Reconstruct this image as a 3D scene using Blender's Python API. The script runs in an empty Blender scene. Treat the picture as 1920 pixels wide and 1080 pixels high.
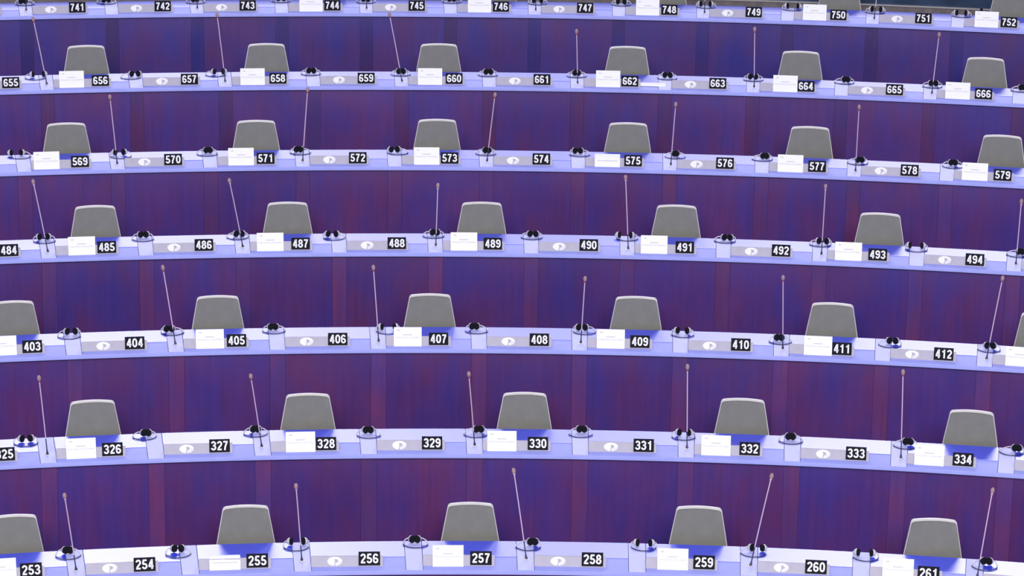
import bpy, bmesh, math, random
from mathutils import Matrix, Vector

# ------------------------------------------------------------------ measured layout (metres)
CAM_LOC=(0.0,0.0,9.3033)
CAM_PITCH=0.296703; CAM_ROLL=0.016434; LENS=119.380
ROWS=[
    dict(first=253,seats=9,ox=0.4510,oy=2.9337,R=18.6601,s0=-3.6725,zd=0.7300),
    dict(first=325,seats=10,ox=0.4643,oy=2.9319,R=20.0675,s0=-4.0600,zd=1.0603),
    dict(first=403,seats=10,ox=0.3965,oy=2.9410,R=21.4622,s0=-3.9843,zd=1.3907),
    dict(first=484,seats=11,ox=0.3832,oy=2.9428,R=22.8781,s0=-4.3408,zd=1.7274),
    dict(first=569,seats=11,ox=0.3902,oy=2.9418,R=24.2765,s0=-3.9646,zd=2.0556),
    dict(first=655,seats=12,ox=0.3907,oy=2.9418,R=25.6817,s0=-4.7213,zd=2.3945),
    dict(first=741,seats=12,ox=0.2919,oy=2.9551,R=27.0993,s0=-4.2337,zd=2.7219),
]
# chairs: row, seat, sideways offset from the sign, distance of the top of the back behind the sign
CHAIRS=[(0,0,-0.084,0.559),(0,2,-0.057,0.564),(0,4,-0.062,0.568),(0,6,-0.037,0.575),(0,8,0.018,0.552),(1,1,-0.112,0.539),(1,3,-0.112,0.562),(1,5,-0.088,0.578),(1,7,-0.055,0.555),(1,9,0.044,0.542),(2,0,-0.116,0.554),(2,2,-0.122,0.536),(2,4,-0.057,0.539),(2,6,-0.028,0.541),(2,8,-0.081,0.548),(2,10,-0.05,0.585),(3,1,-0.067,0.542),(3,3,-0.088,0.544),(3,5,-0.082,0.545),(3,7,-0.068,0.563),(3,9,0.008,0.546),(4,0,-0.088,0.55),(4,2,-0.064,0.533),(4,4,-0.096,0.561),(4,6,-0.042,0.534),(4,8,-0.066,0.585),(4,10,-0.02,0.585),(5,1,-0.101,0.532),(5,3,-0.086,0.52),(5,5,-0.125,0.52),(5,7,-0.02,0.52),(5,9,-0.052,0.52),(5,11,0.002,0.565),(6,3,-0.05,0.55),(6,5,-0.05,0.55),(6,7,-0.037,0.55),(6,9,0.006,0.55),(6,11,0.013,0.55)]
# headphones: row, seat to their left, sideways offset, depth of the band centre, the two ear cups sideways and in depth
HEADPHONES=[(0,0,0.265,0.343,-0.018,0.017,0.023),(0,1,0.238,0.285,-0.027,0.025,0.023),(0,2,0.275,0.351,-0.037,0.056,0.028),(0,3,0.324,0.38,-0.025,0.015,0.013),(0,4,0.327,0.335,0.014,0.05,0.018),(0,5,0.352,0.369,-0.047,0.051,-0.001),(0,6,0.334,0.322,-0.012,0.067,0.026),(0,7,0.335,0.343,-0.058,0.042,0.008),(0,8,0.372,0.313,-0.009,0.032,0.024),(1,0,0.167,0.34,-0.029,0.037,0.01),(1,1,0.243,0.371,-0.007,0.03,-0.004),(1,2,0.27,0.368,-0.019,0.019,0.015),(1,3,0.314,0.303,-0.023,0.017,0.028),(1,4,0.319,0.317,0.004,0.042,0.025),(1,5,0.312,0.342,-0.011,0.028,0.028),(1,6,0.288,0.336,-0.035,0.042,0.011),(1,7,0.294,0.333,-0.02,0.016,0.011),(1,8,0.347,0.35,-0.001,0.039,0.007),(1,9,0.337,0.354,0.021,0.052,0.011),(2,0,0.287,0.356,-0.016,0.052,0.026),(2,1,0.294,0.37,-0.048,-0.002,0.002),(2,2,0.29,0.36,-0.025,0.015,0.013),(2,3,0.382,0.329,-0.046,0.058,0.019),(2,4,0.291,0.341,-0.035,0.003,0.025),(2,5,0.345,0.356,-0.048,0.008,0.017),(2,6,0.324,0.342,-0.043,0.037,0.009),(2,7,0.298,0.253,-0.03,0.01,0.008),(2,8,0.356,0.297,-0.007,0.045,0.011),(2,9,0.333,0.317,-0.019,0.032,0.007),(3,0,0.29,0.38,-0.04,0.03,0.019),(3,1,0.294,0.355,-0.02,0.029,0.028),(3,2,0.274,0.357,-0.014,0.04,-0.005),(3,3,0.272,0.314,-0.052,0.019,0.009),(3,4,0.296,0.366,-0.011,0.033,0.001),(3,5,0.312,0.353,-0.017,0.036,-0.005),(3,6,0.307,0.365,-0.068,0.033,-0.004),(3,7,0.317,0.38,-0.009,0.045,-0.005),(3,8,0.308,0.374,-0.016,0.053,-0.005),(3,9,0.301,0.355,-0.057,0.047,0.013),(3,10,0.325,0.362,0.009,0.042,-0.005),(4,-1,0.29,0.376,-0.077,0.013,0.025),(4,0,0.342,0.301,-0.048,0.028,0.028),(4,1,0.289,0.328,-0.01,0.027,0.017),(4,2,0.294,0.341,-0.035,0.004,0.001),(4,3,0.337,0.335,-0.058,0.001,-0.001),(4,4,0.304,0.326,-0.006,0.027,-0.0),(4,5,0.321,0.334,-0.042,0.009,0.015),(4,6,0.35,0.334,-0.009,0.013,-0.005),(4,7,0.308,0.341,0.003,0.038,-0.005),(4,8,0.333,0.337,-0.002,0.037,-0.005),(4,9,0.349,0.367,-0.016,0.023,0.014),(5,0,0.217,0.33,-0.02,0.079,0.017),(5,1,0.266,0.277,0.006,0.07,0.014),(5,2,0.232,0.332,-0.013,0.073,-0.003),(5,3,0.292,0.348,-0.023,0.027,-0.003),(5,4,0.304,0.329,-0.02,0.026,-0.005),(5,5,0.297,0.333,-0.02,0.028,-0.004),(5,6,0.304,0.341,-0.018,0.016,-0.005),(5,7,0.325,0.333,-0.024,0.029,-0.005),(5,8,0.308,0.364,-0.031,0.024,-0.005),(5,9,0.329,0.38,-0.004,0.033,-0.005),(5,10,0.322,0.372,-0.016,0.032,-0.005),(5,11,0.314,0.38,-0.003,0.033,-0.005),(6,-1,0.308,0.38,-0.04,0.007,-0.005),(6,0,0.269,0.38,-0.028,0.024,-0.005),(6,1,0.301,0.354,-0.023,0.015,-0.005),(6,2,0.305,0.38,-0.027,0.03,-0.005),(6,3,0.306,0.348,-0.024,0.024,-0.005),(6,4,0.32,0.38,-0.024,0.024,-0.005),(6,5,0.334,0.361,-0.039,0.038,-0.005),(6,6,0.329,0.38,-0.037,0.033,-0.005),(6,7,0.332,0.368,-0.054,0.04,-0.005),(6,8,0.343,0.38,-0.045,0.058,0.007),(6,9,0.328,0.38,-0.035,0.053,-0.005),(6,10,0.336,0.38,-0.05,0.042,-0.005)]
# microphones: row, seat to their left, sideways offset, depth, tip relative to the foot
MICS=[(0,0,0.304,0.052,-0.07,-0.082,0.575),(0,2,0.305,0.082,-0.041,-0.083,0.578),(0,4,0.312,0.09,-0.095,0.128,0.6),(0,6,0.317,0.071,0.122,0.127,0.615),(0,8,0.327,0.09,0.069,0.125,0.592),(1,0,0.305,0.059,-0.046,-0.005,0.583),(1,2,0.304,0.069,-0.079,-0.095,0.572),(1,4,0.308,0.06,-0.051,-0.089,0.576),(1,6,0.312,0.075,-0.014,0.106,0.59),(1,8,0.32,0.061,-0.016,0.111,0.619),(2,1,0.306,0.061,-0.084,0.09,0.584),(2,3,0.31,0.054,-0.042,0.028,0.583),(2,5,0.315,0.058,0.021,0.0,0.515),(2,7,0.317,0.059,-0.02,-0.05,0.582),(2,9,0.319,0.065,0.084,0.091,0.618),(3,0,0.305,0.054,-0.101,0.011,0.576),(3,2,0.308,0.059,-0.104,-0.073,0.571),(3,4,0.31,0.069,0.012,-0.0,0.502),(3,6,0.314,0.045,-0.036,0.049,0.582),(3,8,0.319,0.07,0.009,-0.062,0.582),(3,10,0.32,0.072,0.013,0.0,0.521),(4,0,0.305,0.047,-0.051,-0.033,0.582),(4,2,0.306,0.047,0.044,0.058,0.602),(4,4,0.311,0.058,0.058,-0.029,0.581),(4,6,0.313,0.045,0.026,0.0,0.524),(4,8,0.317,0.05,0.005,-0.1,0.576),(5,0,0.308,0.068,-0.102,0.024,0.575),(5,2,0.309,0.055,-0.064,0.046,0.587),(5,4,0.312,0.045,-0.113,0.045,0.591),(5,6,0.31,0.047,-0.019,0.0,0.468),(5,8,0.315,0.06,-0.014,0.0,0.521),(5,10,0.32,0.087,0.036,-0.0,0.528),(6,-1,0.31,0.09,0.003,0.0,0.54),(6,1,0.311,0.075,-0.013,-0.0,0.548),(6,3,0.31,0.046,-0.018,-0.0,0.552),(6,5,0.315,0.046,-0.002,0.0,0.543),(6,7,0.318,0.086,-0.003,-0.0,0.544),(6,9,0.321,0.079,0.036,-0.0,0.548)]
# name cards: row, seat, sideways offset from the sign
CARDS=[(0,0,-0.203),(0,2,-0.219),(0,4,-0.224),(0,6,-0.213),(0,8,-0.206),(1,1,-0.221),(1,3,-0.182),(1,5,-0.259),(1,7,-0.242),(1,9,-0.24),(2,0,-0.22),(2,2,-0.199),(2,4,-0.233),(2,6,-0.22),(2,8,-0.18),(2,10,-0.196),(3,1,-0.194),(3,3,-0.239),(3,5,-0.229),(3,7,-0.243),(3,9,-0.23),(4,0,-0.271),(4,2,-0.202),(4,4,-0.19),(4,6,-0.213),(4,8,-0.22),(4,10,-0.227),(5,1,-0.244),(5,3,-0.218),(5,5,-0.208),(5,7,-0.188),(5,9,-0.178),(5,11,-0.22),(6,3,-0.191),(6,5,-0.193),(6,7,-0.196),(6,9,-0.213),(6,11,-0.199)]
SHEET=(5,7,0.198,0.035)
SEAT = 0.76          # arc length from one seat sign to the next
PAD_H = 0.049        # height of a sign's centre above the desk

# ------------------------------------------------------------------ camera, world, lamps, exposure
scene = bpy.context.scene
C = scene.collection
scene.view_settings.view_transform = 'Standard'
scene.view_settings.look = 'None'
scene.view_settings.gamma = 1.0
scene.view_settings.use_curve_mapping = False
scene.view_settings.exposure = 0.0

cam_data = bpy.data.cameras.new('camera')
cam_data.sensor_width = 36.0
cam_data.lens = LENS
cam_data.clip_end = 300.0
camera = bpy.data.objects.new('camera', cam_data)
C.objects.link(camera)
fw = Vector((0, math.cos(CAM_PITCH), -math.sin(CAM_PITCH)))
rt = Vector((1, 0, 0)); up = rt.cross(fw)
r2 = rt*math.cos(CAM_ROLL) + up*math.sin(CAM_ROLL)
u2 = -rt*math.sin(CAM_ROLL) + up*math.cos(CAM_ROLL)
m = Matrix((r2, u2, -fw)).transposed().to_4x4()
m.translation = Vector(CAM_LOC)
camera.matrix_world = m
scene.camera = camera

world = bpy.data.worlds.new('world'); scene.world = world
world.use_nodes = True
bg = world.node_tree.nodes['Background']
bg.inputs['Color'].default_value = (0.60, 0.60, 1.0, 1)
bg.inputs['Strength'].default_value = 0.62

def area(name, loc, target, size, size_y, power, colour):
    d = bpy.data.lights.new(name, 'AREA'); d.shape = 'RECTANGLE'
    d.size = size; d.size_y = size_y; d.energy = power; d.color = colour
    o = bpy.data.objects.new(name, d); C.objects.link(o)
    o.location = loc
    o.rotation_euler = (Vector(target)-Vector(loc)).to_track_quat('-Z', 'Y').to_euler()
    return o
# ceiling lamps: two bright white banks high over the back of the chamber; the front one is an added soft fill that whitens the cards
area('ceiling_lamp_back_left', (-8.0, 61.0, 22.6), (-2.0, 25.0, 1.5), 12.0, 4.5, 4600, (1.0, 0.97, 0.93))
area('ceiling_lamp_back_right', (9.6, 61.0, 22.6), (2.6, 25.0, 1.5), 12.0, 4.5, 4600, (1.0, 0.97, 0.93))
area('front_fill_lamp', (0.0, -14.0, 22.0), (0.3, 27.0, 2.0), 22.0, 10.0, 15000, (1.0, 0.98, 0.92))

# ------------------------------------------------------------------ materials
def mat(name, colour, rough=0.5, metal=0.0, coat=0.0, spec=0.5, noise=0.0, scale=30.0, bump=0.0):
    mt = bpy.data.materials.new(name); mt.use_nodes = True
    nt = mt.node_tree; b = nt.nodes['Principled BSDF']
    b.inputs['Base Color'].default_value = (*colour, 1)
    b.inputs['Roughness'].default_value = rough
    b.inputs['Metallic'].default_value = metal
    b.inputs['Coat Weight'].default_value = coat
    b.inputs['Specular IOR Level'].default_value = spec
    if noise or bump:
        tc = nt.nodes.new('ShaderNodeTexCoord')
        n = nt.nodes.new('ShaderNodeTexNoise'); n.inputs['Scale'].default_value = scale
        n.inputs['Detail'].default_value = 4
        nt.links.new(tc.outputs['Object'], n.inputs['Vector'])
        if noise:
            r = nt.nodes.new('ShaderNodeValToRGB')
            r.color_ramp.elements[0].position = 0.3; r.color_ramp.elements[1].position = 0.7
            r.color_ramp.elements[0].color = (*[c*(1-noise) for c in colour], 1)
            r.color_ramp.elements[1].color = (*[min(1, c*(1+noise)) for c in colour], 1)
            nt.links.new(n.outputs['Fac'], r.inputs['Fac'])
            nt.links.new(r.outputs['Color'], b.inputs['Base Color'])
        if bump:
            bp = nt.nodes.new('ShaderNodeBump'); bp.inputs['Strength'].default_value = bump
            bp.inputs['Distance'].default_value = 0.002
            nt.links.new(n.outputs['Fac'], bp.inputs['Height'])
            nt.links.new(bp.outputs['Normal'], b.inputs['Normal'])
    return mt

def wood(name, rough):
    """veneer with blue light put into its colour: vertical grain from blue-violet to red-violet; each board is
    tinted by its own object colour and takes its own piece of the grain"""
    mt = bpy.data.materials.new(name); mt.use_nodes = True
    nt = mt.node_tree; N = nt.nodes; Lk = nt.links; b = N['Principled BSDF']
    tc = N.new('ShaderNodeTexCoord'); oi = N.new('ShaderNodeObjectInfo')
    sh = N.new('ShaderNodeVectorMath'); sh.operation = 'ADD'
    mul = N.new('ShaderNodeMath'); mul.operation = 'MULTIPLY'; mul.inputs[1].default_value = 91.0
    Lk.new(oi.outputs['Random'], mul.inputs[0])
    comb = N.new('ShaderNodeCombineXYZ')
    for k in range(3): Lk.new(mul.outputs[0], comb.inputs[k])
    Lk.new(tc.outputs['Object'], sh.inputs[0]); Lk.new(comb.outputs[0], sh.inputs[1])
    def noise(sx, sz, detail):
        mp = N.new('ShaderNodeMapping'); mp.inputs['Scale'].default_value = (sx, sx, sz)
        n = N.new('ShaderNodeTexNoise'); n.inputs['Scale'].default_value = 1.0
        n.inputs['Detail'].default_value = detail; n.inputs['Roughness'].default_value = 0.6
        Lk.new(sh.outputs[0], mp.inputs['Vector']); Lk.new(mp.outputs[0], n.inputs['Vector'])
        return n
    fine = noise(30.0, 1.8, 4); broad = noise(3.6, 1.5, 2); cloud = noise(2.2, 2.0, 2)
    rp = N.new('ShaderNodeValToRGB')
    rp.color_ramp.elements[0].position = 0.34; rp.color_ramp.elements[0].color = (0.060, 0.031, 0.205, 1)  # red-brown wood with the blue light on it put into the colour
    rp.color_ramp.elements[1].position = 0.70; rp.color_ramp.elements[1].color = (0.104, 0.028, 0.135, 1)
    Lk.new(broad.outputs['Fac'], rp.inputs['Fac'])
    rp2 = N.new('ShaderNodeValToRGB')
    rp2.color_ramp.elements[0].position = 0.3; rp2.color_ramp.elements[0].color = (0.90, 0.90, 0.92, 1)
    rp2.color_ramp.elements[1].position = 0.72; rp2.color_ramp.elements[1].color = (1.10, 1.06, 1.06, 1)
    Lk.new(fine.outputs['Fac'], rp2.inputs['Fac'])
    m1 = N.new('ShaderNodeMix'); m1.data_type = 'RGBA'; m1.blend_type = 'MULTIPLY'; m1.inputs[0].default_value = 1
    Lk.new(rp.outputs['Color'], m1.inputs[6]); Lk.new(rp2.outputs['Color'], m1.inputs[7])
    rp3 = N.new('ShaderNodeValToRGB')
    rp3.color_ramp.elements[0].position = 0.3; rp3.color_ramp.elements[0].color = (0.88, 0.92, 1.0, 1)
    rp3.color_ramp.elements[1].position = 0.7; rp3.color_ramp.elements[1].color = (1.12, 1.06, 1.02, 1)
    Lk.new(cloud.outputs['Fac'], rp3.inputs['Fac'])
    m2 = N.new('ShaderNodeMix'); m2.data_type = 'RGBA'; m2.blend_type = 'MULTIPLY'; m2.inputs[0].default_value = 1
    Lk.new(m1.outputs[2], m2.inputs[6]); Lk.new(rp3.outputs['Color'], m2.inputs[7])
    m3 = N.new('ShaderNodeMix'); m3.data_type = 'RGBA'; m3.blend_type = 'MULTIPLY'; m3.inputs[0].default_value = 1
    Lk.new(m2.outputs[2], m3.inputs[6]); Lk.new(oi.outputs['Color'], m3.inputs[7])
    Lk.new(m3.outputs[2], b.inputs['Base Color'])
    b.inputs['Roughness'].default_value = rough
    b.inputs['Specular IOR Level'].default_value = 0.45
    b.inputs['Coat Weight'].default_value = 0.3
    b.inputs['Coat Roughness'].default_value = 0.30
    return mt

M = {
 'wood': wood('blue_lit_veneer', 0.38),
 'desk': mat('periwinkle_laminate', (0.37, 0.40, 0.84), 0.6, spec=0.2, noise=0.05, scale=9),
 'pad': mat('writing_pad_laminate', (0.035, 0.068, 0.84), 0.40, spec=0.8, coat=1.0, noise=0.05, scale=7),
 'strip': mat('pale_console_laminate', (0.56, 0.58, 0.92), 0.55, spec=0.3, noise=0.04, scale=8),
 'seam': mat('dark_seam', (0.05, 0.05, 0.22), 0.7),
 'holder': mat('lilac_grey_plastic', (0.40, 0.375, 0.44), 0.5, noise=0.04, scale=20),
 'black': mat('black_sign_plastic', (0.004, 0.004, 0.010), 0.6, spec=0.12, noise=0.2, scale=40),
 'white': mat('white_lettering', (0.86, 0.86, 0.86), 0.6),
 'paper': mat('white_paper', (0.93, 0.93, 0.90), 0.8, noise=0.02, scale=25),
 'ink': mat('pale_grey_ink', (0.52, 0.52, 0.52), 0.8),
 'fabric': mat('grey_upholstery', (0.212, 0.210, 0.180), 0.85, spec=0.25, noise=0.07, scale=11, bump=0.15),
 'shell': mat('pale_grey_shell', (0.66, 0.64, 0.61), 0.45, noise=0.04, scale=14),
 'column': mat('brushed_steel', (0.45, 0.45, 0.48), 0.35, metal=1.0, noise=0.08, scale=60),
 'foam': mat('black_foam', (0.008, 0.008, 0.012), 0.9, spec=0.2, bump=0.5, scale=220),
 'cup': mat('pale_headphone_plastic', (0.62, 0.60, 0.62), 0.35, noise=0.04, scale=50),
 'band': mat('navy_headband', (0.022, 0.022, 0.09), 0.45, noise=0.2, scale=60),
 'stem_dark': mat('shaded_stem', (0.03, 0.03, 0.07), 0.4, noise=0.2, scale=80),  # shade on the lower stem put into a darker colour
 'stem': mat('satin_gooseneck', (0.62, 0.47, 0.58), 0.4, metal=0.0, noise=0.06, scale=300),
 'capsule': mat('brown_foam', (0.38, 0.25, 0.25), 0.9, noise=0.25, scale=260, bump=0.5),
 'ring': mat('red_ring', (0.34, 0.06, 0.06), 0.4, noise=0.1, scale=100),
 'carpet': mat('red_bounce_carpet', (0.20, 0.030, 0.070), 0.95, noise=0.3, scale=60, bump=0.4),  # unseen floor, coloured red to bounce warmth onto the lower desk fronts
 'wall': mat('brown_grey_wall', (0.16, 0.14, 0.15), 0.6, noise=0.2, scale=14),
 'glass': mat('teal_dark_panel', (0.035, 0.06, 0.11), 0.25, noise=0.35, scale=3),
 'trim': mat('pale_trim', (0.42, 0.40, 0.40), 0.5, noise=0.06, scale=20),
}

pb = M['pad'].node_tree.nodes['Principled BSDF']
pb.inputs['Coat IOR'].default_value = 1.62; pb.inputs['Coat Roughness'].default_value = 0.37
# ------------------------------------------------------------------ helpers
def build(name, verts, faces, mt, parent=None, smooth=False, link=True):
    me = bpy.data.meshes.new(name)
    me.from_pydata([tuple(v) for v in verts], [], faces)
    me.materials.append(mt)
    if smooth:
        me.polygons.foreach_set('use_smooth', [True]*len(me.polygons))
        try: me.set_sharp_from_angle(angle=math.radians(40))
        except Exception: pass
    me.update()
    o = bpy.data.objects.new(name, me)
    C.objects.link(o)
    if parent: o.parent = parent
    return o

def reuse(src, parent, loc=None, rot=None):
    o = src.copy(); C.objects.link(o); o.parent = parent
    if loc is not None: o.location = loc
    if rot is not None: o.rotation_euler = rot
    return o

def thing(name, label, cat, loc=(0, 0, 0), rotz=0.0, group=None):
    o = bpy.data.objects.new(name, None); C.objects.link(o)
    o.empty_display_size = 0.1
    o.location = loc; o.rotation_euler = (0, 0, rotz)
    o['label'] = label; o['category'] = cat
    if group: o['group'] = group
    return o

class Geo:
    def __init__(s): s.v = []; s.f = []
    def add(s, vs, fs):
        k = len(s.v); s.v += [tuple(q) for q in vs]; s.f += [tuple(i+k for i in f) for f in fs]
    def box(s, x0, x1, y0, y1, z0, z1):
        s.add([(x0,y0,z0),(x1,y0,z0),(x1,y1,z0),(x0,y1,z0),(x0,y0,z1),(x1,y0,z1),(x1,y1,z1),(x0,y1,z1)],
              [(0,3,2,1),(4,5,6,7),(0,1,5,4),(1,2,6,5),(2,3,7,6),(3,0,4,7)])
    def prism(s, prof, x0, x1):
        """closed (y, z) outline, counter-clockwise seen from +x, pushed along x"""
        n = len(prof)
        vs = [(x0, y, z) for y, z in prof] + [(x1, y, z) for y, z in prof]
        fs = [(i, i+n, (i+1) % n + n, (i+1) % n) for i in range(n)]
        s.add(vs, [tuple(reversed(f)) for f in fs] + [tuple(reversed(range(n))), tuple(range(n, 2*n))])
    def tube(s, pts, rad, n=8, cap=True):
        pts = [Vector(p) for p in pts]; rings = []
        prev = None
        for i, p in enumerate(pts):
            t = (pts[min(i+1, len(pts)-1)] - pts[max(i-1, 0)]).normalized()
            if prev is None:
                a = Vector((0, 0, 1)) if abs(t.z) < 0.9 else Vector((1, 0, 0))
                u = t.cross(a).normalized()
            else:
                u = (prev - t*prev.dot(t)).normalized()
            prev = u; w = t.cross(u)
            r = rad[i] if isinstance(rad, (list, tuple)) else rad
            rings.append([p + (u*math.cos(2*math.pi*j/n) + w*math.sin(2*math.pi*j/n))*r for j in range(n)])
        vs = [q for r in rings for q in r]
        fs = [(i*n+j, i*n+(j+1) % n, (i+1)*n+(j+1) % n, (i+1)*n+j) for i in range(len(rings)-1) for j in range(n)]
        if cap: fs += [tuple(reversed(range(n))), tuple((len(rings)-1)*n+j for j in range(n))]
        s.add(vs, fs)
    def lathe(s, prof, n=16, frame=Matrix()):
        """(radius, height) profile turned about the frame's z axis"""
        vs = []; 
        for r, h in prof:
            for j in range(n):
                a = 2*math.pi*j/n
                vs.append(frame @ Vector((r*math.cos(a), r*math.sin(a), h)))
        m_ = len(prof)
        fs = [(i*n+j, i*n+(j+1) % n, (i+1)*n+(j+1) % n, (i+1)*n+j) for i in range(m_-1) for j in range(n)]
        fs += [tuple(reversed(range(n))), tuple((m_-1)*n+j for j in range(n))]
        s.add(vs, fs)
    def done(s, name, mt, parent=None, smooth=False): return build(name, s.v, s.f, mt, parent, smooth)

def at(row, s, v, z):
    r = ROWS[row]; a = s/r['R']; q = r['R']+v
    return Vector((r['ox']+q*math.sin(a), r['oy']+q*math.cos(a), r['zd']+z))
def turn(row, s): return -s/ROWS[row]['R']

def sweep(row, s0, s1, prof, step=0.13):
    """closed (depth, height) outline swept along the row's arc"""
    g = Geo(); k = max(1, int(math.ceil((s1-s0)/step))); n = len(prof)
    for i in range(k+1):
        s = s0+(s1-s0)*i/k
        g.v += [tuple(at(row, s, v, z)) for v, z in prof]
    for i in range(k):
        for j in range(n):
            g.f.append((i*n+j, (i+1)*n+j, (i+1)*n+(j+1) % n, i*n+(j+1) % n))
    g.f.append(tuple(range(n))); g.f.append(tuple(reversed(range(k*n, k*n+n))))
    return g

def slab(v0, v1, z0, z1, c=0.0):
    """outline of a slab with its two top edges eased by c (runs front-bottom, front-top, back-top, back-bottom)"""
    if not c: return [(v0, z0), (v0, z1), (v1, z1), (v1, z0)]
    return [(v0, z0), (v0, z1-c), (v0+c*.3, z1-c*.3), (v0+c, z1), (v1-c, z1), (v1-c*.3, z1-c*.3), (v1, z1-c), (v1, z0)]

ORD = ['lowest', 'second lowest', 'third lowest', 'middle', 'third highest', 'second highest', 'highest']

# ------------------------------------------------------------------ the setting: stepped floor and the wall behind the last row
rnd = random.Random(7)
S_LO, S_HI = -6.2, 6.2
FRONT = -0.066       # front face of the panels, behind the sign line
g = Geo(); K = 60
def floor_ring(row, v, z): return [at(row, S_LO+(S_HI-S_LO)*i/K, v, z) for i in range(K+1)]
def strip_between(a, b):
    k = len(g.v); g.v += [tuple(p) for p in a] + [tuple(p) for p in b]; n = len(a)
    g.f += [(k+i, k+i+1, k+n+i+1, k+n+i) for i in range(n-1)]
lo = floor_ring(0, -2.4, -0.73-0.33); prev = floor_ring(0, FRONT+.03, -0.73-0.33)
strip_between(lo, prev)
for i in range(7):
    riser = floor_ring(i, FRONT+.03, -0.73)
    strip_between(prev, riser)
    if i < 6:
        drop = ROWS[i+1]['zd']-ROWS[i]['zd']
        nxt = floor_ring(i+1, FRONT+.03, -0.73-drop)
    else:
        nxt = floor_ring(i, 1.62, -0.73)
    strip_between(riser, nxt); prev = nxt
fl = g.done('floor', M['carpet']); fl['kind'] = 'structure'

w = sweep(6, S_LO, S_HI, slab(1.40, 1.52, -0.73, -0.150)).done('wall_back', M['wall']); w['kind'] = 'structure'
t = sweep(6, S_LO, S_HI, slab(1.385, 1.52, -0.150, -0.139)).done('trim_1', M['trim']); t['kind'] = 'structure'
p = sweep(6, S_LO, S_HI, slab(1.41, 1.50, -0.139, 0.70)).done('panel', M['glass'], w)  # only its foot is in view; unseen height set to shade the last desks
for s in (0.85, 3.86):
    sweep(6, s, s+0.022, slab(1.372, 1.402, -0.73, -0.137)).done('post', M['black'], w)

# ------------------------------------------------------------------ desks
WOOD_TINT = [(0.98, 0.95, 0.98), (1.0, 0.97, 1.0), (1.0, 1.0, 1.0), (0.92, 0.94, 1.0), (0.95, 0.98, 1.05), (0.98, 1.06, 1.05), (0.78, 1.12, 1.14)]  # upper rows bluer: the cool cast at flatter view angles put into the tint
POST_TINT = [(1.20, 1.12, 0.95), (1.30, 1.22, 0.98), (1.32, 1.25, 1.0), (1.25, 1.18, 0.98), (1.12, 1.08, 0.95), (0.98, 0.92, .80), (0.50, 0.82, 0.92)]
for i, r in enumerate(ROWS):
    last = r['first']+r['seats']-1
    d = thing('curved_desk', 'long curved desk with violet wooden front, %s row, carrying the signs %d to %d' % (ORD[i], r['first'], last),
              'desk', at(i, 0, 0.16, -0.73), 0.0, 'curved rows of desks')
    base = Matrix.Translation(d.location).inverted()
    def part(geo, name, mt, parent=d, smooth=False):
        o = geo.done(name, mt, None, smooth)
        o.data.transform(base); o.parent = parent
        return o
    drop = 0.33 if i == 0 else r['zd']-ROWS[i-1]['zd']
    ks = range(-2, r['seats']+2)
    a0 = r['s0']+ks[0]*SEAT-0.51; a1 = r['s0']+ks[-1]*SEAT+0.366
    part(sweep(i, a0, a1, slab(-0.108, 0.435, -0.030, 0.0, 0.007)), 'worktop', M['desk'], smooth=True)
    for k in ks:
        c = r['s0']+k*SEAT
        part(sweep(i, c-0.391, c+0.246, slab(0.142, 0.434, 0.0, 0.0035, 0.0014)), 'writing_pad', M['pad'])
        part(sweep(i, c+0.246, c+0.367, slab(-0.098, 0.433, 0.0, 0.0015)), 'seam', M['seam'])
        st = part(sweep(i, c+0.250, c+0.363, slab(-0.100, 0.4325, 0.0, 0.004, 0.0012)), 'console_strip', M['strip'])
        bt = Geo(); bt.lathe([(0.021, 0.0), (0.021, 0.004), (0.015, 0.0075), (0.004, 0.008)], 18, Matrix.Translation(at(i, c-0.345, 0.105, 0.0)))
        part(bt, 'button', M['white'], smooth=True)
        tint = WOOD_TINT[i]; u = rnd.uniform(0.93, 1.07); q = rnd.uniform(0.93, 1.07)
        o = part(sweep(i, c-0.395, c+0.2485, slab(FRONT, FRONT+.024, -0.73-drop, -0.030)), 'front_panel', M['wood'])
        o.color = (tint[0]*u*q, tint[1]*u, tint[2]*u/q, 1)
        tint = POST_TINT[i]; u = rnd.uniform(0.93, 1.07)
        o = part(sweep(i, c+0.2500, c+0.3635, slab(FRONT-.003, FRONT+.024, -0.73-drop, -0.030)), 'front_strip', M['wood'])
        o.color = (tint[0]*u, tint[1]*u, tint[2]*u, 1)

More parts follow.
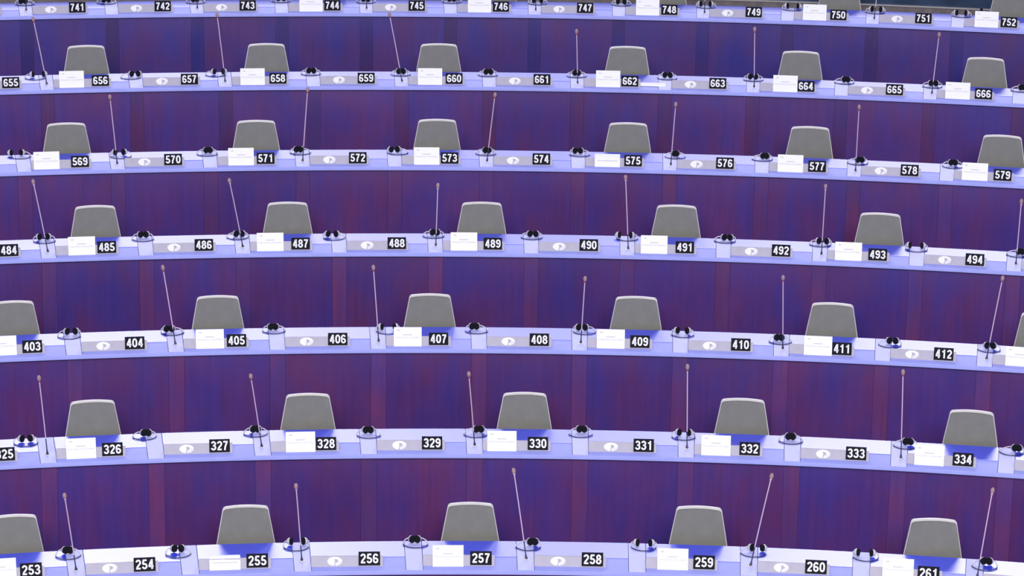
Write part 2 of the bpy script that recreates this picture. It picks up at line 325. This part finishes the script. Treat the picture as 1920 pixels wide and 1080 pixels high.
# ------------------------------------------------------------------ name plate holders with their number signs
T = 0.185/8          # (kept small: stroke unit of the digits)
def ell(cx, cy, rx, ry, a0, a1, n=14, p=2.0):
    out = []
    for j in range(n+1):
        a = math.radians(a0+(a1-a0)*j/n); co, si = math.cos(a), math.sin(a)
        out.append((cx+rx*math.copysign(abs(co)**(2/p), co), cy+ry*math.copysign(abs(si)**(2/p), si)))
    return out
SIX = [ell(.28, .30, .195, .215, 0, 360, 24), ell(.285, .60, .20, .315, 28, 180, 14)+[(.085, .45), (.085, .30)]]
DIGIT = {
 '0': [ell(.28, .50, .195, .415, 0, 360, 28, 2.4)],
 '1': [[(.345, 0), (.345, 1)], [(.345, .86), (.25, .775), (.10, .745)]],
 '2': [ell(.28, .70, .195, .215, 172, -38, 14)+[(.33, .43), (.18, .25), (.125, .10)], [(.045, .085), (.505, .085)]],
 '3': [ell(.27, .712, .185, .203, 165, -90, 14), ell(.27, .297, .205, .212, 90, -168, 14), [(.20, .509), (.28, .509)]],
 '4': [[(.385, 0), (.385, 1)], [(.345, .93), (.21, .62), (.085, .30)], [(.03, .285), (.54, .285)]],
 '5': [[(.12, .915), (.49, .915)], [(.165, .96), (.115, .475)], ell(.275, .315, .205, .23, 138, -165, 14)],
 '6': SIX,
 '7': [[(.04, .915), (.52, .915)], [(.455, .90), (.33, .62), (.235, .33), (.20, 0)]],
 '8': [ell(.28, .725, .165, .19, 0, 360, 22), ell(.28, .295, .20, .21, 0, 360, 22)],
 '9': [[(.56-x, 1-y) for x, y in s] for s in SIX],
}
def stroke(g, pts, half, put):
    """a flat band of even width along the centre line"""
    closed = math.dist(pts[0], pts[-1]) < 1e-6
    P = pts[:-1] if closed else pts
    n = len(P); vs = []
    for j in range(n):
        if closed: a, b = P[j-1], P[(j+1) % n]
        else: a, b = P[max(j-1, 0)], P[min(j+1, n-1)]
        tx, ty = b[0]-a[0], b[1]-a[1]; l = math.hypot(tx, ty) or 1
        nx, ny = -ty/l, tx/l
        vs += [put(P[j][0]+nx*half, P[j][1]+ny*half), put(P[j][0]-nx*half, P[j][1]-ny*half)]
    fs = [(2*j, 2*j+1, 2*((j+1) % n)+1, 2*((j+1) % n)) for j in range(n if closed else n-1)]
    g.add(vs, fs)

TILT = math.radians(25); CT, ST = math.cos(TILT), math.sin(TILT)
BASE_Y = -0.026
def on_face(x, d, lift):     # a point on the leaning front of a holder, d up the slope, lifted off it towards the room
    return (x, BASE_Y + d*ST - lift*CT, d*CT + lift*ST)
def digits_geo(text):
    g = Geo(); h = 0.066; pitch_ = 0.0425; x0 = -(pitch_*2+0.56*h)/2
    for j, ch in enumerate(text):
        for s in DIGIT[ch]:
            stroke(g, s, 0.089, lambda x, y: on_face(x0+j*pitch_+x*h, 0.0205+y*h, 0.0078))
    return g
hb = Geo()
hb.prism([(BASE_Y, 0), (BASE_Y+0.072*ST, 0.072*CT), (BASE_Y+0.072*ST+0.020, 0.072*CT-0.004), (0.052, 0.0)][::-1], -0.395, 0.092)
pl = Geo()
pl.add([on_face(x, d, l) for l in (0.0, 0.007) for x, d in ((-.073, .0065), (.073, .0065), (.073, .1005), (-.073, .1005))],
       [(4, 5, 6, 7), (3, 2, 1, 0), (0, 1, 5, 4), (1, 2, 6, 5), (2, 3, 7, 6), (3, 0, 4, 7)])
em = Geo()
def emb(r0, r1, a0, a1, n=16, cx=-0.234, cd=0.037, a=0.051, b=0.031):
    vs = []
    for j in range(n+1):
        t_ = math.radians(a0+(a1-a0)*j/n)
        for r_ in (r0, r1): vs.append(on_face(cx+a*r_*math.cos(t_), cd+b*r_*math.sin(t_), 0.0012))
    em.add(vs, [(2*j, 2*j+1, 2*j+3, 2*j+2) for j in range(n)])
emb(0.02, 1.0, 98, 262, 26)            # the solid white left half
emb(0.50, 1.0, 10, 98, 14)             # the open arc at the top right
for a_ in range(-86, 12, 11):          # the rays at its lower right
    emb(0.36, 0.98, a_, a_+8.6, 3)
HOLDER = {}
EXTRA = {0: [9], 1: [10], 2: [10], 3: [11], 4: [], 5: [12], 6: [-1]}
CARD_AT = {(i, k): off for i, k, off in CARDS}
CURLED = {(0, 2): 0.068, (4, 6): 0.088}
for i, r in enumerate(ROWS):
    for k in sorted(list(range(r['seats']))+EXTRA[i]):
        num = r['first']+k; s = r['s0']+k*SEAT
        if (i, k) in CURLED: what = 'behind a limp folded card'
        elif (i, k) in CARD_AT: what = 'with a white card in front'
        else: what = 'showing a white oval emblem'
        o = thing('name_plate_holder', 'lilac grey name plate holder with black sign %d, %s' % (num, what),
                  'name plate', at(i, s, 0, 0), turn(i, s), 'name plate holders along the desks')
        if not HOLDER:
            HOLDER['body'] = hb.done('holder_body', M['holder'], o)
            HOLDER['sign'] = pl.done('number_sign', M['black'], o)
            HOLDER['emblem'] = em.done('emblem', M['white'], HOLDER['body'])
            sign = HOLDER['sign']
        else:
            bd = reuse(HOLDER['body'], o); sign = reuse(HOLDER['sign'], o); reuse(HOLDER['emblem'], bd)
        digits_geo(str(num)).done('number', M['white'], sign)

# ------------------------------------------------------------------ name cards and a loose sheet
CB = BASE_Y-0.012    # foot of a card, just in front of the holder
def card_mesh(spine, w=0.21, th=0.0012):
    """a sheet following a (y, z) line, with real thickness"""
    g = Geo(); n = len(spine); outs = []
    for j in range(n):
        a = spine[max(j-1, 0)]; b = spine[min(j+1, n-1)]
        ty, tz = b[0]-a[0], b[1]-a[1]; l = math.hypot(ty, tz); outs.append((spine[j][0]+tz/l*th, spine[j][1]-ty/l*th))
    g.prism(list(spine)+outs[::-1], -w/2, w/2)
    return g
straight = [(CB+d*ST, d*CT) for d in (0, .05, .10, .146)]
card0 = None; print_geo = Geo()
def bar(x0, x1, d, h, y_of): print_geo.add([y_of(x0, d-h/2), y_of(x1, d-h/2), y_of(x1, d+h/2), y_of(x0, d+h/2)], [(0, 1, 2, 3)])
def face(x, d): return (x, CB + d*ST - 0.0012*CT, d*CT + 0.0006)
def text_mesh(body, size):
    cu = bpy.data.curves.new('text', 'FONT'); cu.body = body; cu.size = size; cu.align_x = 'CENTER'; cu.resolution_u = 2
    ob = bpy.data.objects.new('text', cu); C.objects.link(ob)
    me = bpy.data.meshes.new_from_object(ob.evaluated_get(bpy.context.evaluated_depsgraph_get()))
    vs = [tuple(v.co) for v in me.vertices]; fs = [tuple(p.vertices) for p in me.polygons]
    bpy.data.objects.remove(ob); bpy.data.curves.remove(cu); bpy.data.meshes.remove(me)
    return vs, fs
vs, fs = text_mesh('PARLEMENT EUROPEEN', 0.0145)
wid = max(v[0] for v in vs)-min(v[0] for v in vs); kx = 0.185/wid
print_geo.add([face(v[0]*kx, 0.062+v[1]) for v in vs], fs)
for j in range(7): bar(-0.034+j*0.0098, -0.034+j*0.0098+0.0072, 0.088, 0.007, face)
letterhead = Geo(); letterhead.add([face(-.082, .119), face(-.060, .119), face(-.060, .125), face(-.082, .125)], [(0, 1, 2, 3)])
for i, k, off in CARDS:
    r = ROWS[i]; s = r['s0']+k*SEAT+off; num = r['first']+k
    loc = at(i, r['s0']+k*SEAT, 0, 0)
    if (i, k) in CURLED:
        h = CURLED[(i, k)]
        o = thing('name_card', 'limp white card folded backwards over the holder left of black sign %d' % num, 'card', at(i, s, 0, 0), turn(i, s), 'white cards on the desks')
        hd = h/CT
        sp = [(CB+d*ST, d*CT) for d in (0, .02, .034)]
        if h < .08: sp += [(CB+.024, .044), (CB+.036, .056), (CB+.052, .0665), (CB+.068, .071), (CB+.084, .0715), (CB+.104, .068)]
        else: sp += [(CB+.022, .046), (CB+.034, .062), (CB+.050, .078), (CB+.068, .086), (CB+.088, .088)]
        card_mesh(sp).done('card', M['paper'], o)
        gg = Geo(); y_, z_ = sp[3][0]-.001, sp[3][1]
        gg.add([(-.085, y_-.0014, z_-.001), (.085, y_-.0014, z_-.001), (.085, y_+.0012, z_+.003), (-.085, y_+.0012, z_+.003)], [(0, 1, 2, 3)])
        gg.done('printed_text', M['ink'], o)
        continue
    left = 'right' if off > 0 else 'left'
    o = thing('name_card', 'white paper name card standing just left of black sign %d' % num, 'card', at(i, s, 0, 0), turn(i, s), 'white cards on the desks')
    if card0 is None:
        card0 = (card_mesh(straight).done('card', M['paper'], o), print_geo.done('printed_text', M['ink'], o), letterhead.done('letterhead', M['ink'], o))
    else:
        for q in card0: reuse(q, o)
i, k, off, v = SHEET
s = ROWS[i]['s0']+k*SEAT+off
g = Geo(); g.box(-.112, .112, -.065, .065, .0045, .0062)
o = g.done('paper_sheet', M['paper']); o.location = at(i, s, v+.035, 0); o.rotation_euler = (0, 0, turn(i, s)-.03)
o['label'] = 'blank white sheet lying flat on the desk right of sign 662'; o['category'] = 'paper'

# ------------------------------------------------------------------ headphones
def between(i, k):
    r = ROWS[i]; a = r['first']+k
    if k < 0: return 'left of sign %d' % (a+1)
    if k >= r['seats']-1 and (k+1) not in EXTRA[i]: return 'right of sign %d' % a
    return 'between signs %d and %d' % (a, a+1)
cup_parts = None
for idx, (i, k, off, v, ca, cb, cy) in enumerate(HEADPHONES):
    s = ROWS[i]['s0']+k*SEAT+off
    sp = cb-ca
    how = 'black ear pads close together' if sp < .045 else ('ear pads spread wide' if sp > .08 else 'black ear pads slightly apart')
    o = thing('headphones', 'pale headphones %s, %s' % (between(i, k), how), 'headphones',
              at(i, s, v, 0.0041), turn(i, s), 'headphones laid out along the desks')
    R_ = 0.090
    g = Geo(); pts = []
    for j in range(25):
        a = math.radians(198+(342-198)*j/24)
        pts.append((R_*math.cos(a), R_*math.sin(a), 0.0045+0.004*abs(math.cos(a))**6))
    g.tube(pts, 0.0037, 8); g.done('headband', M['band'], o, True)
    t_ = math.radians(max(18, min(66, 66-(sp-.02)/.08*48)))
    for side, cx in ((-1, ca), (1, cb)):
        ax = Vector((-side*math.cos(t_), -math.sin(t_), 0.10)).normalized()
        fr = ax.to_track_quat('Z', 'Y').to_matrix().to_4x4()
        fr.translation = Vector((cx, cy, 0.0300))
        g = Geo()
        g.lathe([(.006, -.024), (.018, -.022), (.0235, -.014), (.025, -.006), (.025, -.001), (.015, -.001)], 16, fr)
        cup = g.done('ear_cup', M['cup'], o, True)
        g = Geo()
        g.lathe([(.021, -.003), (.026, .001), (.0275, .006), (.0255, .011), (.018, .0135), (.006, .012)], 18, fr)
        g.done('ear_pad', M['foam'], cup, True)
        # arm from the end of the band up to the cup
        a = math.radians(198 if side < 0 else 342)
        p0 = Vector((R_*math.cos(a), R_*math.sin(a), 0.0075)); p3 = fr @ Vector((0, 0, -.021))
        p1 = p0+Vector((side*.002, .035, .010)); p2 = p3+Vector((side*.022, -.004, .012))
        g = Geo(); arm = []
        for j in range(11):
            u = j/10; arm.append(p0*(1-u)**3+p1*3*u*(1-u)**2+p2*3*u*u*(1-u)+p3*u**3)
        g.tube(arm, [.0046]*3+[.0036]*8, 8)
        g.done('arm', M['cup'], o, True)

# ------------------------------------------------------------------ gooseneck microphones
foot0 = None
for (i, k, off, v, tx, ty, tz) in MICS:
    s = ROWS[i]['s0']+k*SEAT+off
    lean = 'leaning left' if tx < -.035 else ('leaning right' if tx > .035 else 'upright')
    o = thing('gooseneck_microphone', 'slender gooseneck microphone, %s, on the desk %s' % (lean, between(i, k)), 'microphone',
              at(i, s, v, 0.004), turn(i, s), 'gooseneck microphones along the desks')
    tip = Vector((tx, ty, tz)); L_ = tip.length; u = tip/L_
    bend = Vector((-u.x*.10, 0, 0))
    def pos(f): return u*(L_*f) + bend*(f*(1-f))*0.35*L_/.58
    g = Geo(); g.lathe([(.021, 0), (.021, .0025), (.016, .005), (.008, .0065), (.006, .014)], 20)
    base_ = g.done('base', M['cup'], o, True)
    g = Geo(); g.tube([pos(0)+Vector((0, 0, .004)), pos(.03), pos(.06), pos(.12), pos(.21)], [.0105, .0080, .0046, .0042, .0042], 10)
    g.done('lower_stem', M['stem_dark'], o, True)
    g = Geo(); g.tube([pos(f) for f in (.205, .3, .4, .5, .6, .7, .8, .9, .955)], [.0041]*8+[.0048], 8)
    g.done('gooseneck', M['stem'], o, True)
    q = (pos(1)-pos(.93)).normalized().to_track_quat('Z', 'Y').to_matrix().to_4x4(); q.translation = pos(1)
    g = Geo(); g.lathe([(.0042, -.034), (.0075, -.031), (.0085, -.022), (.0085, -.019)], 12, q)
    g.done('collar', M['ring'] if (i*7+k*3) % 3 else M['stem'], o, True)
    g = Geo(); g.lathe([(.0085, -.021), (.0125, -.014), (.0140, -.004), (.0128, .007), (.0085, .015), (.003, .018)], 14, q)
    g.done('windscreen', M['capsule'], o, True)

# ------------------------------------------------------------------ chairs
def rounded_trapezoid(z, lift):
    pass
def back_geo(front, thick, grow, top_extra, z_bot=0.40, nx=14, nz=16):
    """a shell curved in plan, narrowing to the top: a front and a back grid stitched together"""
    g = Geo(); ztop = 0.96+top_extra
    def half(z): # half width at a height above the floor
        f = (z-0.73)/0.23
        w = 0.192 - 0.040*f if z > 0.55 else 0.192+0.040*(0.18/0.23)-0.05*(0.55-z)/0.15
        return w+grow
    def outline(zf):
        z = z_bot+(ztop-z_bot)*zf; h = half(z)
        r_ = 0.022
        if ztop-z < r_: h -= r_-math.sqrt(max(0, r_*r_-(r_-(ztop-z))**2))
        return z, h
    zs = [j/nz for j in range(nz-4)] + [1-0.6*.022/(ztop-z_bot), 1-0.25*.022/(ztop-z_bot), 1-0.07*.022/(ztop-z_bot), 1.0]
    zs = sorted(set(zs)); m_ = len(zs)
    for side in (0, 1):
        for zf in zs:
            z, h = outline(zf)
            for a in range(nx+1):
                x = h*(-1+2*a/nx)
                y = front + 0.10*(z-0.73)*0.45 - 0.55*x*x*1.0 + 0.02*max(0, 0.60-z)
                y += thick if side else 0
                crown = 0.006*(1-(x/max(h, 1e-6))**2) if zf > 0.85 else 0
                g.v.append((x, y, z+crown))
    w_ = nx+1; off_ = m_*w_
    for b_ in range(m_-1):
        for a in range(nx):
            q = b_*w_+a
            g.f.append((q, q+1, q+w_+1, q+w_)); g.f.append((off_+q, off_+q+w_, off_+q+w_+1, off_+q+1))
    for b_ in range(m_-1):
        q = b_*w_; g.f.append((q, q+w_, off_+q+w_, off_+q)); q += nx; g.f.append((q, off_+q, off_+q+w_, q+w_))
    for a in range(nx):
        g.f.append((a, off_+a, off_+a+1, a+1)); q = (m_-1)*w_+a; g.f.append((q, q+1, off_+q+1, off_+q))
    return g
chair_parts = None
for (i, k, off, v) in CHAIRS:
    r = ROWS[i]; s = r['s0']+k*SEAT+off
    yaw = {(0, 8): 0.10}.get((i, k), 0.0)
    o = thing('chair', 'grey upholstered chair with tapered back tucked behind the desk at sign %d' % (r['first']+k), 'chair',
              at(i, s, v, -0.73), turn(i, s)+yaw, 'grey chairs behind the desks')
    if chair_parts is None:
        cushion = back_geo(-0.040, 0.024, -0.001, -0.013).done('backrest', M['fabric'], o, True)
        shell = back_geo(-0.017, 0.024, 0.005, 0.0, 0.38).done('back_shell', M['shell'], o, True)
        g = Geo()
        prof = [(-.44, .40), (-.465, .425), (-.455, .452), (-.42, .462), (-.20, .455), (-.04, .448), (-.02, .43), (-.03, .40)]
        g.prism(prof[::-1], -.225, .225)
        seat_ = g.done('seat', M['fabric'], o)
        g = Geo(); g.box(-.20, .20, -.40, -.04, .375, .402)
        g.box(-.045, .045, -.10, .035, .36, .385); g.box(-.045, .045, .012, .032, .36, .46)
        frame_ = g.done('seat_frame', M['shell'], o)
        g = Geo(); g.lathe([(.035, .02), (.035, .20), (.028, .21), (.028, .376)], 20, Matrix.Translation((0, -.22, 0)))
        col = g.done('column', M['column'], o, True)
        g = Geo(); g.lathe([(.17, 0), (.17, .006), (.15, .016), (.05, .026), (.036, .03)], 28, Matrix.Translation((0, -.22, 0)))
        foot = g.done('base', M['column'], o, True)
        chair_parts = (cushion, shell, seat_, frame_, col, foot)
    else:
        for q in chair_parts: reuse(q, o)
